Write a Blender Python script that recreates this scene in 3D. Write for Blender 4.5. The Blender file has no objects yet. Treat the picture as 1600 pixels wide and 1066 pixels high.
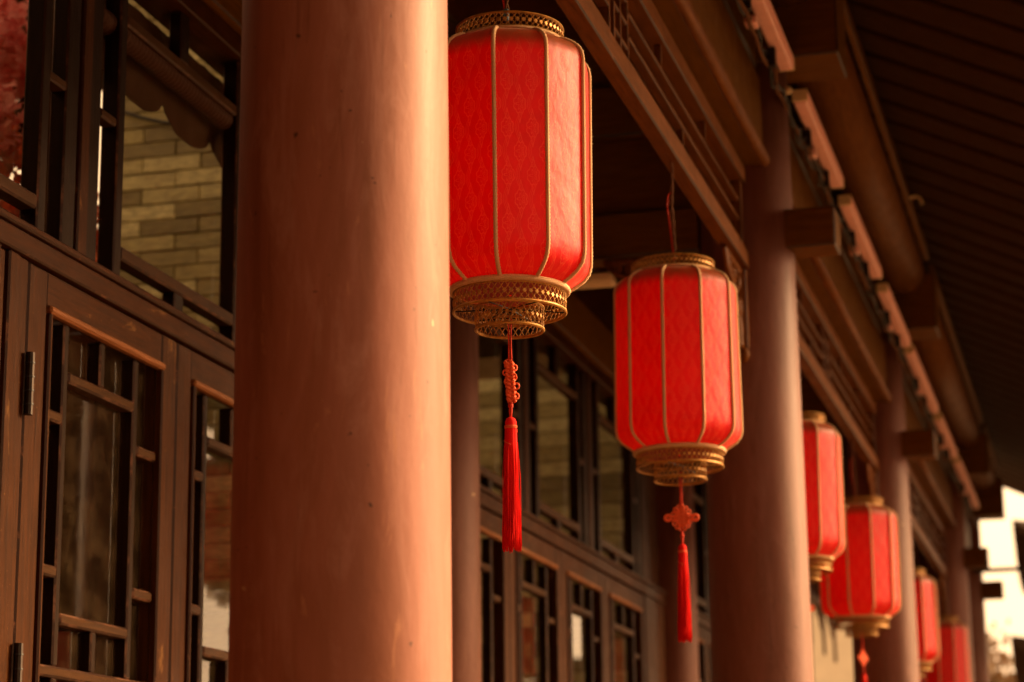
import bpy, math, random
from mathutils import Vector, Matrix
random.seed(7)
S = bpy.context.scene
COL = S.collection
PI = math.pi

# ------------------------------------------------------------------ camera
F = 3450.0
d = Vector((960, 807, F)).normalized()
u = Vector((-160, -14533, F)); u = (u - u.dot(d) * d).normalized()
xh = d.cross(u)
if xh.x < 0: xh = -xh
# rows xh,d,u = world axes expressed in (right, down, forward)
right = Vector((xh.x, d.x, u.x)); down = Vector((xh.y, d.y, u.y)); fwd = Vector((xh.z, d.z, u.z))
cd = bpy.data.cameras.new('camera'); cam = bpy.data.objects.new('camera', cd); COL.objects.link(cam)
cd.sensor_width = 36; cd.lens = F * 36 / 1600; cd.clip_end = 3000; cd.clip_start = .05
up, back = -down, -fwd
cam.matrix_world = Matrix(((right.x, up.x, back.x, 0), (right.y, up.y, back.y, 0), (right.z, up.z, back.z, 1.5), (0, 0, 0, 1)))
cd.dof.use_dof = True
cd.dof.focus_distance = 4.25
cd.dof.aperture_fstop = (cd.lens / 1000) / .0185
S.camera = cam

# ------------------------------------------------------------------ sky, sun, exposure
SUN_EL, SUN_AZ = math.radians(27), math.radians(56)      # azimuth measured from +Y towards +X
w = bpy.data.worlds.new('World'); S.world = w; w.use_nodes = True
nt = w.node_tree; nt.nodes.clear()
sky = nt.nodes.new('ShaderNodeTexSky'); sky.sky_type = 'NISHITA'; sky.sun_disc = False
sky.sun_elevation = SUN_EL; sky.sun_rotation = SUN_AZ; sky.dust_density = 3; sky.air_density = 1
hs = nt.nodes.new('ShaderNodeHueSaturation'); hs.inputs['Saturation'].default_value = .12
mx = nt.nodes.new('ShaderNodeMix'); mx.data_type = 'RGBA'; mx.blend_type = 'MULTIPLY'; mx.inputs[0].default_value = 1
mx.inputs[7].default_value = (1.0, .62, .33, 1)
bg = nt.nodes.new('ShaderNodeBackground'); bg.inputs[1].default_value = .12
ow = nt.nodes.new('ShaderNodeOutputWorld')
nt.links.new(sky.outputs[0], hs.inputs['Color']); nt.links.new(hs.outputs[0], mx.inputs[6])
nt.links.new(mx.outputs[2], bg.inputs[0]); nt.links.new(bg.outputs[0], ow.inputs[0])
sl = bpy.data.lights.new('sun', 'SUN'); sl.energy = 1.8; sl.angle = math.radians(18); sl.color = (1, .72, .36)
so = bpy.data.objects.new('sun', sl); COL.objects.link(so)
sd = Vector((math.sin(SUN_AZ) * math.cos(SUN_EL), math.cos(SUN_AZ) * math.cos(SUN_EL), math.sin(SUN_EL)))
so.rotation_euler = sd.to_track_quat('Z', 'Y').to_euler()
S.view_settings.view_transform = 'Standard'; S.view_settings.look = 'None'
S.view_settings.exposure = 2.15; S.view_settings.gamma = 1

# ------------------------------------------------------------------ materials
def newmat(name):
    m = bpy.data.materials.new(name); m.use_nodes = True
    return m, m.node_tree, m.node_tree.nodes['Principled BSDF']
def ramp(nt, fac, stops):
    r = nt.nodes.new('ShaderNodeValToRGB'); e = r.color_ramp.elements
    e[0].position, e[0].color = stops[0][0], (*stops[0][1], 1)
    e[1].position, e[1].color = stops[-1][0], (*stops[-1][1], 1)
    for p, c in stops[1:-1]:
        x = e.new(p); x.color = (*c, 1)
    nt.links.new(fac, r.inputs[0]); return r.outputs[0]
def noise(nt, vec, scale, detail=4, rough=.6, dist=0):
    n = nt.nodes.new('ShaderNodeTexNoise'); n.inputs['Scale'].default_value = scale
    n.inputs['Detail'].default_value = detail; n.inputs['Roughness'].default_value = rough
    n.inputs['Distortion'].default_value = dist
    if vec is not None: nt.links.new(vec, n.inputs['Vector'])
    return n.outputs[0]
def mapping(nt, src, scale):
    m = nt.nodes.new('ShaderNodeMapping'); m.inputs['Scale'].default_value = scale
    nt.links.new(src, m.inputs['Vector']); return m.outputs[0]
def geopos(nt):
    return nt.nodes.new('ShaderNodeNewGeometry').outputs['Position']
def mixc(nt, fac, a, b, blend='MIX'):
    m = nt.nodes.new('ShaderNodeMix'); m.data_type = 'RGBA'; m.blend_type = blend
    for sock, v in ((m.inputs[0], fac), (m.inputs[6], a), (m.inputs[7], b)):
        if isinstance(v, (int, float)): sock.default_value = v
        elif isinstance(v, tuple): sock.default_value = (*v, 1)
        else: nt.links.new(v, sock)
    return m.outputs[2]
def bump(nt, b, h, strength, dist=.01):
    n = nt.nodes.new('ShaderNodeBump'); n.inputs['Strength'].default_value = strength; n.inputs['Distance'].default_value = dist
    nt.links.new(h, n.inputs['Height']); nt.links.new(n.outputs[0], b.inputs['Normal'])
def mth(nt, op, a, b=None, c=None):
    n = nt.nodes.new('ShaderNodeMath'); n.operation = op
    for i, v in enumerate((a, b, c)):
        if v is None: continue
        if isinstance(v, (int, float)): n.inputs[i].default_value = v
        else: nt.links.new(v, n.inputs[i])
    return n.outputs[0]

def wood(name, dark, mid, worn, axis, rough=.35, wear=.62, grain=1.0):
    """painted timber: grain runs along the axis, paint worn through in ragged patches"""
    dark, mid, worn = ((c[0] * 1.75, c[1] * 2.3, c[2] * 1.35) for c in (dark, mid, worn))
    worn = tuple(v * .6 for v in worn)
    m, nt, b = newmat(name); P = geopos(nt)
    sc = [26, 26, 26]; sc[axis] = 2.2
    g = noise(nt, mapping(nt, P, sc), 3, 5, .65, .3)
    base = ramp(nt, g, [(.3, dark), (.7, mid)])
    sc2 = [9, 9, 9]; sc2[axis] = 3.5
    pw = noise(nt, mapping(nt, P, sc2), 1.7, 8, .7, .6)
    f = ramp(nt, pw, [(wear, (0, 0, 0)), (wear + .05, (1, 1, 1))])
    c = mixc(nt, f, base, worn)
    dn = noise(nt, P, 160, 2, .5)
    sp = ramp(nt, dn, [(.72, (0, 0, 0)), (.76, (.5, .5, .5))])
    c = mixc(nt, sp, c, tuple(min(1, v * 1.8) for v in worn))
    nt.links.new(c, b.inputs['Base Color'])
    rr = noise(nt, P, 12, 4)
    r2 = nt.nodes.new('ShaderNodeMapRange'); r2.inputs[3].default_value = rough; r2.inputs[4].default_value = rough + .3
    nt.links.new(rr, r2.inputs[0]); nt.links.new(r2.outputs[0], b.inputs['Roughness'])
    b.inputs['Specular IOR Level'].default_value = .06; b.inputs['Specular Tint'].default_value = (1, .7, .5, 1)
    hh = mth(nt, 'ADD', g, mth(nt, 'MULTIPLY', pw, 1.5))
    bump(nt, b, hh, .35 * grain, .003)
    return m
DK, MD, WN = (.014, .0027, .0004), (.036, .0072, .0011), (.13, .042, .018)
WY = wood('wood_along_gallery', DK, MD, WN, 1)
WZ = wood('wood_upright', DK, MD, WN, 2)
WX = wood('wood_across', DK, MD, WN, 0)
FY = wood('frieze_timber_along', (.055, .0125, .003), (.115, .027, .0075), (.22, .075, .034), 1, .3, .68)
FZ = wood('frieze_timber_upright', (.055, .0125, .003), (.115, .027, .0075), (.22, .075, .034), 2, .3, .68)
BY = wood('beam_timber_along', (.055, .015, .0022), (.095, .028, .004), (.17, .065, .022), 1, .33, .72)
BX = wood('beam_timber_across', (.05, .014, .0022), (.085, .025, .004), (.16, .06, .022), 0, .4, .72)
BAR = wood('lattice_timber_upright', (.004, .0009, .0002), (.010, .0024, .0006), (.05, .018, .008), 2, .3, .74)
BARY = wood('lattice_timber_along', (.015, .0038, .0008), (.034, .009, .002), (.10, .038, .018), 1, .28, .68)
RF = wood('rafter_timber', (.015, .0037, .0007), (.029, .0076, .0013), (.08, .026, .006), 0, .55, .76)
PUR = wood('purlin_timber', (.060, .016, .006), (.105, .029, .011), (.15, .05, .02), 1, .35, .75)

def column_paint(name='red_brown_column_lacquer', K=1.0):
    m, nt, b = newmat(name); P = geopos(nt)
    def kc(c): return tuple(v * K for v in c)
    n1 = noise(nt, mapping(nt, P, (5, 5, .8)), 1.5, 6, .6, .8)
    c = ramp(nt, n1, [(.3, kc((.175, .050, .019))), (.55, kc((.26, .082, .049))), (.75, kc((.31, .112, .078)))])
    # dusty rubbed blotches
    n2 = noise(nt, mapping(nt, P, (7, 7, 1.6)), 2.2, 8, .72, 1.2)
    f2 = ramp(nt, n2, [(.50, (0, 0, 0)), (.68, (.55, .55, .55))])
    c = mixc(nt, f2, c, kc((.36, .155, .115)))
    n3 = noise(nt, P, 55, 2, .5)
    f3 = ramp(nt, n3, [(.735, (0, 0, 0)), (.755, (.8, .8, .8))])
    c = mixc(nt, f3, c, (.05, .013, .004))
    n6 = noise(nt, mapping(nt, P, (60, 60, 3.0)), 1.2, 5, .7, .4)
    c = mixc(nt, ramp(nt, n6, [(.60, (0, 0, 0)), (.72, (.5, .5, .5))]), c, kc((.10, .024, .006)))
    n7 = noise(nt, mapping(nt, P, (14, 14, 2.4)), 1.6, 9, .75, 1.5)
    c = mixc(nt, ramp(nt, n7, [(.60, (0, 0, 0)), (.64, (.45, .45, .45))]), c, kc((.42, .17, .085)))
    n4 = noise(nt, mapping(nt, P, (1, 1, .8)), 21, 2, .5)
    f4 = ramp(nt, n4, [(.782, (0, 0, 0)), (.79, (.8, .8, .8))])
    c = mixc(nt, f4, c, (.5, .32, .17))
    nt.links.new(c, b.inputs['Base Color'])
    r = nt.nodes.new('ShaderNodeMapRange'); r.inputs[3].default_value = .52; r.inputs[4].default_value = .72
    nt.links.new(n2, r.inputs[0]); nt.links.new(r.outputs[0], b.inputs['Roughness'])
    b.inputs['Specular IOR Level'].default_value = .3
    b.inputs['Coat Weight'].default_value = .07; b.inputs['Coat Roughness'].default_value = .32
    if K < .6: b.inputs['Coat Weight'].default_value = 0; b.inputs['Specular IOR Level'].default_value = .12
    n5 = noise(nt, mapping(nt, P, (22, 22, 6)), 1, 7, .6)
    bump(nt, b, mth(nt, 'ADD', n5, mth(nt, 'MULTIPLY', n3, .3)), .18, .006)
    return m
HIGHLIT = wood('highlight_moulding_timber', (.07, .018, .009), (.16, .045, .03), (.3, .1, .07), 1, .3, .6)  # highlight along the top door mouldings put into a paler timber colour
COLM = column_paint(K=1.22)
COLF = column_paint('shaded_column_lacquer', .68)  # darker copy of the lacquer, shade on the farther columns put into the colour
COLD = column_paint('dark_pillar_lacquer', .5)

def plain(name, col, rough=.6, metal=0, var=.25, scale=20, bmp=.1):
    m, nt, b = newmat(name); P = geopos(nt)
    n = noise(nt, P, scale, 5)
    lo = tuple(v * (1 - var) for v in col); hi = tuple(min(1, v * (1 + var)) for v in col)
    nt.links.new(ramp(nt, n, [(.3, lo), (.7, hi)]), b.inputs['Base Color'])
    b.inputs['Roughness'].default_value = rough; b.inputs['Metallic'].default_value = metal
    if bmp: bump(nt, b, n, bmp, .005)
    return m
PLASTER = plain('room_plaster', (.17, .10, .042), .8)
CEIL = plain('dark_ceiling_boards', (.085, .024, .004), .7)
STONE = plain('stone_paving', (.20, .13, .075), .7, 0, .3, 5)
GROUND = plain('courtyard_ground', (.20, .13, .075), .9, 0, .3, 2)
CREAM = plain('cream_plastic', (.75, .55, .32), .5, 0, .08)
BLACKP = plain('black_rubber', (.012, .009, .007), .5)
IRON = plain('dark_iron', (.03, .02, .015), .45, .8)
PALEW = plain('pale_limewash', (.82, .70, .52), .9, 0, .08, 3)
TILE = plain('grey_roof_tile', (.035, .017, .008), .8)
BRASS = plain('stamped_gilt_metal', (.42, .19, .03), .45, .45, .45, 90, .2)
TAN = plain('tan_braid', (.70, .39, .19), .8, 0, .25, 700, .6)
CORD = plain('red_cord', (.62, .035, .01), .6, 0, .3, 500, .5)
KNOT = plain('orange_red_knot_cord', (.88, .12, .04), .5, 0, .25, 400, .5)
FRINGE = plain('red_silk_thread', (.86, .006, .003), .75, 0, .35, 900, .4)
ROPE = plain('grimy_rope', (.16, .07, .035), .9, 0, .5, 300, .5)
BLUE = plain('blue_grey_connector', (.05, .10, .12), .5)
def petal_mat():
    m, nt, b = newmat('pink_petals'); n = noise(nt, geopos(nt), 16, 4)
    c = ramp(nt, n, [(.3, (.75, .13, .14)), (.7, (.95, .50, .46))]); nt.links.new(c, b.inputs['Base Color']); b.inputs['Roughness'].default_value = .8; b.inputs['Specular IOR Level'].default_value = .1
    t = nt.nodes.new('ShaderNodeBsdfTranslucent'); nt.links.new(c, t.inputs[0]); x = nt.nodes.new('ShaderNodeMixShader'); x.inputs[0].default_value = .5
    nt.links.new(b.outputs[0], x.inputs[1]); nt.links.new(t.outputs[0], x.inputs[2]); nt.links.new(x.outputs[0], nt.nodes['Material Output'].inputs[0]); return m
PETAL = petal_mat()
LEAFR = plain('red_autumn_leaves', (.85, .14, .03), .6, 0, .5, 14, 0)
PETW = plain('pale_blossom', (.26, .15, .065), .8, 0, .3, 4, 0)
BARK = plain('dark_bark', (.06, .03, .018), .9, 0, .4, 30, .5)
VAL = plain('brown_patterned_shade_cloth', (.045, .014, .0035), .75, 0, .3, 220, .4)
LED = plain('salmon_light_housing', (.95, .48, .42), .4, 0, .12, 30, .1)
DRED = plain('deep_red_cloth', (.22, .008, .006), .8)
MORT = plain('mortar', (.13, .10, .05), .9)

for _m_ in (KNOT, CORD, VAL, TILE, CEIL, FRINGE, ROPE, DRED, PLASTER, BARK): _m_.node_tree.nodes['Principled BSDF'].inputs['Specular IOR Level'].default_value = .1
def brick_mat():
    m, nt, b = newmat('glazed_stone_tile'); P = geopos(nt)
    oi = nt.nodes.new('ShaderNodeObjectInfo').outputs['Random']
    c = ramp(nt, oi, [(0, (.26, .20, .055)), (.45, (.55, .45, .15)), (1, (.95, .84, .40))])
    n = noise(nt, mapping(nt, P, (9, 9, 30)), 2, 7, .65, .4)
    c = mixc(nt, ramp(nt, n, [(.35, (.35, .35, .35)), (.7, (1, 1, 1))]), (.13, .09, .03), c)
    nt.links.new(c, b.inputs['Base Color']); b.inputs['Roughness'].default_value = .42
    bump(nt, b, n, .5, .01); return m
BRICK = brick_mat()

def glass_mat():
    m, nt, b = newmat('window_glass'); nt.nodes.remove(b)
    t = nt.nodes.new('ShaderNodeBsdfTransparent'); t.inputs[0].default_value = (.98, .97, .92, 1)
    g = nt.nodes.new('ShaderNodeBsdfGlossy'); g.inputs['Roughness'].default_value = .03
    dd = nt.nodes.new('ShaderNodeBsdfDiffuse'); dd.inputs[0].default_value = (.35, .22, .12, 1)
    f = nt.nodes.new('ShaderNodeFresnel'); f.inputs[0].default_value = 1.42
    bf = nt.nodes.new('ShaderNodeNewGeometry').outputs['Backfacing']; ff = mth(nt, 'MULTIPLY', f.outputs[0], mth(nt, 'SUBTRACT', 1, bf))
    P = geopos(nt); n = noise(nt, P, 3, 2); bp = nt.nodes.new('ShaderNodeBump'); bp.inputs['Strength'].default_value = .03
    nt.links.new(n, bp.inputs['Height']); nt.links.new(bp.outputs[0], g.inputs['Normal'])
    s0 = nt.nodes.new('ShaderNodeMixShader'); dust = noise(nt, mapping(nt, P, (3, 3, 3)), 4, 7, .75)
    nt.links.new(ramp(nt, dust, [(.45, (.008, .008, .008)), (.8, (.07, .07, .07))]), s0.inputs[0])
    nt.links.new(t.outputs[0], s0.inputs[1]); nt.links.new(dd.outputs[0], s0.inputs[2])
    s = nt.nodes.new('ShaderNodeMixShader'); nt.links.new(ff, s.inputs[0])
    nt.links.new(s0.outputs[0], s.inputs[1]); nt.links.new(g.outputs[0], s.inputs[2])
    nt.links.new(s.outputs[0], nt.nodes['Material Output'].inputs[0]); return m
GLASS = glass_mat()

def silk_mat():
    m, nt, b = newmat('red_damask_silk')
    uv = nt.nodes.new('ShaderNodeUVMap').outputs[0]
    sp = nt.nodes.new('ShaderNodeSeparateXYZ'); nt.links.new(uv, sp.inputs[0])
    U, V = sp.outputs[0], sp.outputs[1]
    PU, PV = .0245, .096                       # half ogee width and ogee height in metres
    s = mth(nt, 'SINE', mth(nt, 'MULTIPLY', V, 2 * PI / PV))
    s = mth(nt, 'MULTIPLY', s, .26)
    un = mth(nt, 'DIVIDE', U, PU)
    def fam(sign, off):
        x = mth(nt, 'ADD', un, mth(nt, 'MULTIPLY', s, sign)); x = mth(nt, 'ADD', x, off)
        x = mth(nt, 'DIVIDE', x, 2); x = mth(nt, 'FRACT', x)
        return mth(nt, 'MULTIPLY', mth(nt, 'ABSOLUTE', mth(nt, 'SUBTRACT', x, .5)), 2)   # in PU units 0..1
    def lines(x, offs, w_):
        out = None
        for o in offs:
            l = mth(nt, 'LESS_THAN', mth(nt, 'ABSOLUTE', mth(nt, 'SUBTRACT', x, o)), w_)
            out = l if out is None else mth(nt, 'MAXIMUM', out, l)
        return out
    A, B = fam(1, 0), fam(-1, 1)
    L = mth(nt, 'MAXIMUM', lines(A, (.0, .13), .021), lines(B, (.0, .13), .021))
    # cloud medallion in the middle of each ogee
    def med(ou, ov):
        cu = mth(nt, 'SUBTRACT', mth(nt, 'FRACT', mth(nt, 'ADD', mth(nt, 'DIVIDE', U, 2 * PU), ou)), .5)
        cv = mth(nt, 'SUBTRACT', mth(nt, 'FRACT', mth(nt, 'ADD', mth(nt, 'DIVIDE', V, PV), ov)), .5)
        x = mth(nt, 'MULTIPLY', cu, 2 * PU / .0132); y = mth(nt, 'MULTIPLY', cv, PV / .021)
        r = mth(nt, 'SQRT', mth(nt, 'ADD', mth(nt, 'POWER', mth(nt, 'ABSOLUTE', x), 2), mth(nt, 'POWER', mth(nt, 'ABSOLUTE', y), 2)))
        th = mth(nt, 'ARCTAN2', x, y)
        lob = mth(nt, 'MULTIPLY', mth(nt, 'ABSOLUTE', mth(nt, 'SINE', mth(nt, 'MULTIPLY', th, 4))), .16)
        rr = mth(nt, 'SUBTRACT', r, lob)
        a = mth(nt, 'LESS_THAN', mth(nt, 'ABSOLUTE', mth(nt, 'SUBTRACT', rr, .78)), .07)
        lob2 = mth(nt, 'MULTIPLY', mth(nt, 'SINE', mth(nt, 'MULTIPLY', th, 5)), .2)
        b2 = mth(nt, 'LESS_THAN', mth(nt, 'ABSOLUTE', mth(nt, 'SUBTRACT', mth(nt, 'ADD', r, lob2), .36)), .08)
        tip = mth(nt, 'ADD', mth(nt, 'ABSOLUTE', mth(nt, 'MULTIPLY', x, 2.4)), mth(nt, 'ABSOLUTE', mth(nt, 'MULTIPLY', y, .8)))
        t2 = mth(nt, 'MULTIPLY', mth(nt, 'LESS_THAN', mth(nt, 'ABSOLUTE', mth(nt, 'SUBTRACT', tip, 1.45)), .13), mth(nt, 'GREATER_THAN', r, 1.0))
        t2 = mth(nt, 'MULTIPLY', t2, mth(nt, 'LESS_THAN', mth(nt, 'ABSOLUTE', y), 1.9))
        return mth(nt, 'MAXIMUM', mth(nt, 'MAXIMUM', a, b2), t2)
    M = mth(nt, 'MAXIMUM', med(.5, .25), med(0, .75))
    pat = mth(nt, 'MAXIMUM', L, M)
    fade = noise(nt, uv, 9, 3)
    pf = mth(nt, 'MULTIPLY', pat, mth(nt, 'ADD', mth(nt, 'MULTIPLY', fade, .8), .28))
    P = geopos(nt)
    nb = noise(nt, P, 6, 3)
    base = ramp(nt, nb, [(.3, (.86, .0014, .0030)), (.7, (.96, .0030, .0055))])
    c = mixc(nt, pf, base, (.98, .11, .045))
    # cloth turns tan towards the shoulder
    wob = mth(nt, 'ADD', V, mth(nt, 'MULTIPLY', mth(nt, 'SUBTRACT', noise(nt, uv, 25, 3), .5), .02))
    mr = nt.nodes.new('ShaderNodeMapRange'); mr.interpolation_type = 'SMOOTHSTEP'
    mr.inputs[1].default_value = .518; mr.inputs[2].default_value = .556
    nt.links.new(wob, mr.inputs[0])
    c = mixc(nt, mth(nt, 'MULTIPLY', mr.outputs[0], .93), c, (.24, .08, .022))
    nt.links.new(c, b.inputs['Base Color'])
    b.inputs['Roughness'].default_value = .43
    b.inputs['Specular IOR Level'].default_value = .40
    b.inputs['Sheen Weight'].default_value = .4; b.inputs['Sheen Roughness'].default_value = .2
    b.inputs['Sheen Tint'].default_value = (1, .85, .62, 1)
    rv = nt.nodes.new('ShaderNodeMapRange'); rv.inputs[3].default_value = .34; rv.inputs[4].default_value = .52
    nt.links.new(noise(nt, P, 11, 4), rv.inputs[0]); nt.links.new(rv.outputs[0], b.inputs['Roughness'])
    weave = noise(nt, mapping(nt, uv, (1, .25, 1)), 900, 2)
    crum = noise(nt, mapping(nt, uv, (1, .6, 1)), 14, 4)
    h = mth(nt, 'ADD', mth(nt, 'MULTIPLY', pat, .35), mth(nt, 'MULTIPLY', weave, .3))
    h = mth(nt, 'ADD', h, mth(nt, 'MULTIPLY', crum, 4.0))
    bump(nt, b, h, .35, .003)
    tr = nt.nodes.new('ShaderNodeBsdfTranslucent'); nt.links.new(c, tr.inputs[0])
    ms = nt.nodes.new('ShaderNodeMixShader'); ms.inputs[0].default_value = .42
    nt.links.new(b.outputs[0], ms.inputs[1]); nt.links.new(tr.outputs[0], ms.inputs[2])
    nt.links.new(ms.outputs[0], nt.nodes['Material Output'].inputs[0])
    return m
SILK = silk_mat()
def silk_plain():
    m, nt, b = newmat('plain_red_lining'); b.inputs['Base Color'].default_value = (.30, .006, .006, 1); b.inputs['Roughness'].default_value = .6; return m
LINING = silk_plain()

# ------------------------------------------------------------------ mesh helpers
def mesh(name, vs, fs, mat, smooth=False, uvs=None):
    me = bpy.data.meshes.new(name); me.from_pydata(vs, [], fs); me.materials.append(mat)
    if smooth: me.polygons.foreach_set('use_smooth', [True] * len(me.polygons))
    if uvs:
        l = me.uv_layers.new(name='UVMap')
        for i, lp in enumerate(me.loops): l.data[i].uv = uvs[lp.vertex_index]
    me.update(); return me
def cbox(sx, sy, sz, b=.003):
    """box with chamfered edges, centred on the origin"""
    b = min(b, sx * .3, sy * .3, sz * .3)
    h = (sx / 2, sy / 2, sz / 2); vs = []; idx = {}
    for X in (-1, 1):
        for Y in (-1, 1):
            for Z in (-1, 1):
                for a in range(3):
                    p = [X * (h[0] - b), Y * (h[1] - b), Z * (h[2] - b)]; p[a] = (X, Y, Z)[a] * h[a]
                    idx[(X, Y, Z, a)] = len(vs); vs.append(tuple(p))
    fs = []
    for a in range(3):
        o = [i for i in range(3) if i != a]
        for s in (-1, 1):
            q = []
            for (m, n) in ((-1, -1), (1, -1), (1, 1), (-1, 1)):
                k = [0, 0, 0]; k[a] = s; k[o[0]] = m; k[o[1]] = n; q.append(idx[(*k, a)])
            if (s > 0) == (a == 1): q.reverse()
            fs.append(q)
    for a in range(3):                       # edge bevels: edge runs along a
        o = [i for i in range(3) if i != a]
        for m in (-1, 1):
            for n in (-1, 1):
                def K(s, ax):
                    k = [0, 0, 0]; k[a] = s; k[o[0]] = m; k[o[1]] = n; return idx[(*k, ax)]
                fs.append([K(-1, o[0]), K(1, o[0]), K(1, o[1]), K(-1, o[1])])
    for X in (-1, 1):
        for Y in (-1, 1):
            for Z in (-1, 1): fs.append([idx[(X, Y, Z, a)] for a in range(3)])
    # make face normals point outwards
    out = []
    for f in fs:
        a, b_, c = (Vector(vs[f[i]]) for i in range(3)); n = (b_ - a).cross(c - a)
        ctr = sum((Vector(vs[i]) for i in f), Vector()) / len(f)
        out.append(f if n.dot(ctr) > 0 else f[::-1])
    return vs, out
_cache = {}
def worn_mat(name, dark, pale, thr):
    m, nt, b = newmat(name); P = geopos(nt)
    n = noise(nt, P, 9, 8, .75, .5)
    c = mixc(nt, ramp(nt, n, [(thr, (0, 0, 0)), (thr + .10, (1, 1, 1))]), dark, pale)
    nt.links.new(c, b.inputs['Base Color']); b.inputs['Roughness'].default_value = .4; b.inputs['Specular IOR Level'].default_value = .35
    return m
WORN = worn_mat('paint_worn_off_edges', (.03, .0075, .0013), (.22, .085, .04), .60)
WORN2 = worn_mat('paint_worn_off_bar_edges', (.03, .008, .0015), (.13, .05, .024), .50)
EDGED = {}
for _m_ in (WY, WZ, FY, FZ, BY, BX): EDGED[_m_.name] = WORN
for _m_ in (BAR, BARY): EDGED[_m_.name] = WORN2
def boxmesh(sx, sy, sz, mat, b):
    k = (round(sx, 4), round(sy, 4), round(sz, 4), mat.name, b)
    if k not in _cache:
        v, f = cbox(*k[:3], b); me_ = mesh('timber', v, f, mat); _cache[k] = me_
        if mat.name in EDGED:
            me_.materials.append(EDGED[mat.name])
            for p_ in list(me_.polygons)[6:]: p_.material_index = 1
    return _cache[k]
def tubegeo(pts, r, n=8, closed=False, rot=0):
    pts = [Vector(p) for p in pts]; vs = []; fs = []; N = len(pts); prev = None
    for i, p in enumerate(pts):
        if closed: t = pts[(i + 1) % N] - pts[i - 1]
        else: t = pts[min(i + 1, N - 1)] - pts[max(i - 1, 0)]
        t.normalize()
        if prev is None: a = t.orthogonal().normalized()
        else:
            a = prev - t * prev.dot(t); a = a.normalized() if a.length > 1e-6 else t.orthogonal().normalized()
        prev = a; b = t.cross(a); rr = r[i] if isinstance(r, (list, tuple)) else r
        for k in range(n):
            an = 2 * PI * k / n + rot; vs.append(tuple(p + (a * math.cos(an) + b * math.sin(an)) * rr))
    M = N if closed else N - 1
    for i in range(M):
        j = (i + 1) % N
        for k in range(n): fs.append([i * n + k, i * n + (k + 1) % n, j * n + (k + 1) % n, j * n + k])
    if not closed: fs.append(list(range(n))[::-1]); fs.append([(N - 1) * n + k for k in range(n)])
    return vs, fs
def merge(parts):
    vs, fs = [], []
    for v, f in parts:
        o = len(vs); vs += v; fs += [[i + o for i in q] for q in f]
    return vs, fs
def lathegeo(prof, n=48, cap=True):
    vs, fs = [], []
    for r, z in prof:
        for k in range(n): vs.append((r * math.cos(2 * PI * k / n), r * math.sin(2 * PI * k / n), z))
    for i in range(len(prof) - 1):
        for k in range(n): fs.append([i * n + k, i * n + (k + 1) % n, (i + 1) * n + (k + 1) % n, (i + 1) * n + k])
    if cap: fs.append(list(range(n))[::-1]); fs.append([(len(prof) - 1) * n + k for k in range(n)])
    return vs, fs

class Thing:
    def __init__(s, name, label, cat, loc=(0, 0, 0), group=None, kind=None):
        s.o = bpy.data.objects.new(name, None); COL.objects.link(s.o); s.o.location = loc; s.o.empty_display_size = .05
        s.loc = Vector(loc)
        if label: s.o['label'] = label
        if cat: s.o['category'] = cat
        if group: s.o['group'] = group
        if kind: s.o['kind'] = kind
    def add(s, name, me, at=None, parent=None, label=None):
        o = bpy.data.objects.new(name, me); COL.objects.link(o)
        o.parent = parent or s.o
        base = s.loc if parent is None else s.loc + parent.location
        o.location = (Vector(at) - base) if at is not None else (0, 0, 0)
        if label: o['label'] = label
        return o
    def box(s, name, x0, x1, y0, y1, z0, z1, mat, b=.003, parent=None, label=None):
        return s.add(name, boxmesh(x1 - x0, y1 - y0, z1 - z0, mat, b), ((x0 + x1) / 2, (y0 + y1) / 2, (z0 + z1) / 2), parent, label)
def solo(name, me, at=(0, 0, 0), label=None, cat=None, group=None, kind=None):
    o = bpy.data.objects.new(name, me); COL.objects.link(o); o.location = at
    for k, v in (('label', label), ('category', cat), ('group', group), ('kind', kind)):
        if v: o[k] = v
    return o
def sbox(name, x0, x1, y0, y1, z0, z1, mat, label=None, cat=None, group=None, kind=None, b=.003):
    return solo(name, boxmesh(x1 - x0, y1 - y0, z1 - z0, mat, b), ((x0 + x1) / 2, (y0 + y1) / 2, (z0 + z1) / 2), label, cat, group, kind)

# ------------------------------------------------------------------ ground
solo('ground', mesh('ground', [(-400, -400, -.30), (400, -400, -.30), (400, 900, -.30), (-400, 900, -.30)], [[0, 1, 2, 3]], GROUND), label='pale trodden courtyard ground beyond the gallery', kind='structure')
sbox('gallery_floor', -6.66, -.55, -6.28, 19.2, -.296, 0, STONE, 'stone paved gallery floor under the lanterns', kind='structure', b=.01)

XC, RC = -1.10, .163
COLY = [3.103, 7.2, 11.3, 15.85, 17.85]
XW = -2.2
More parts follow.
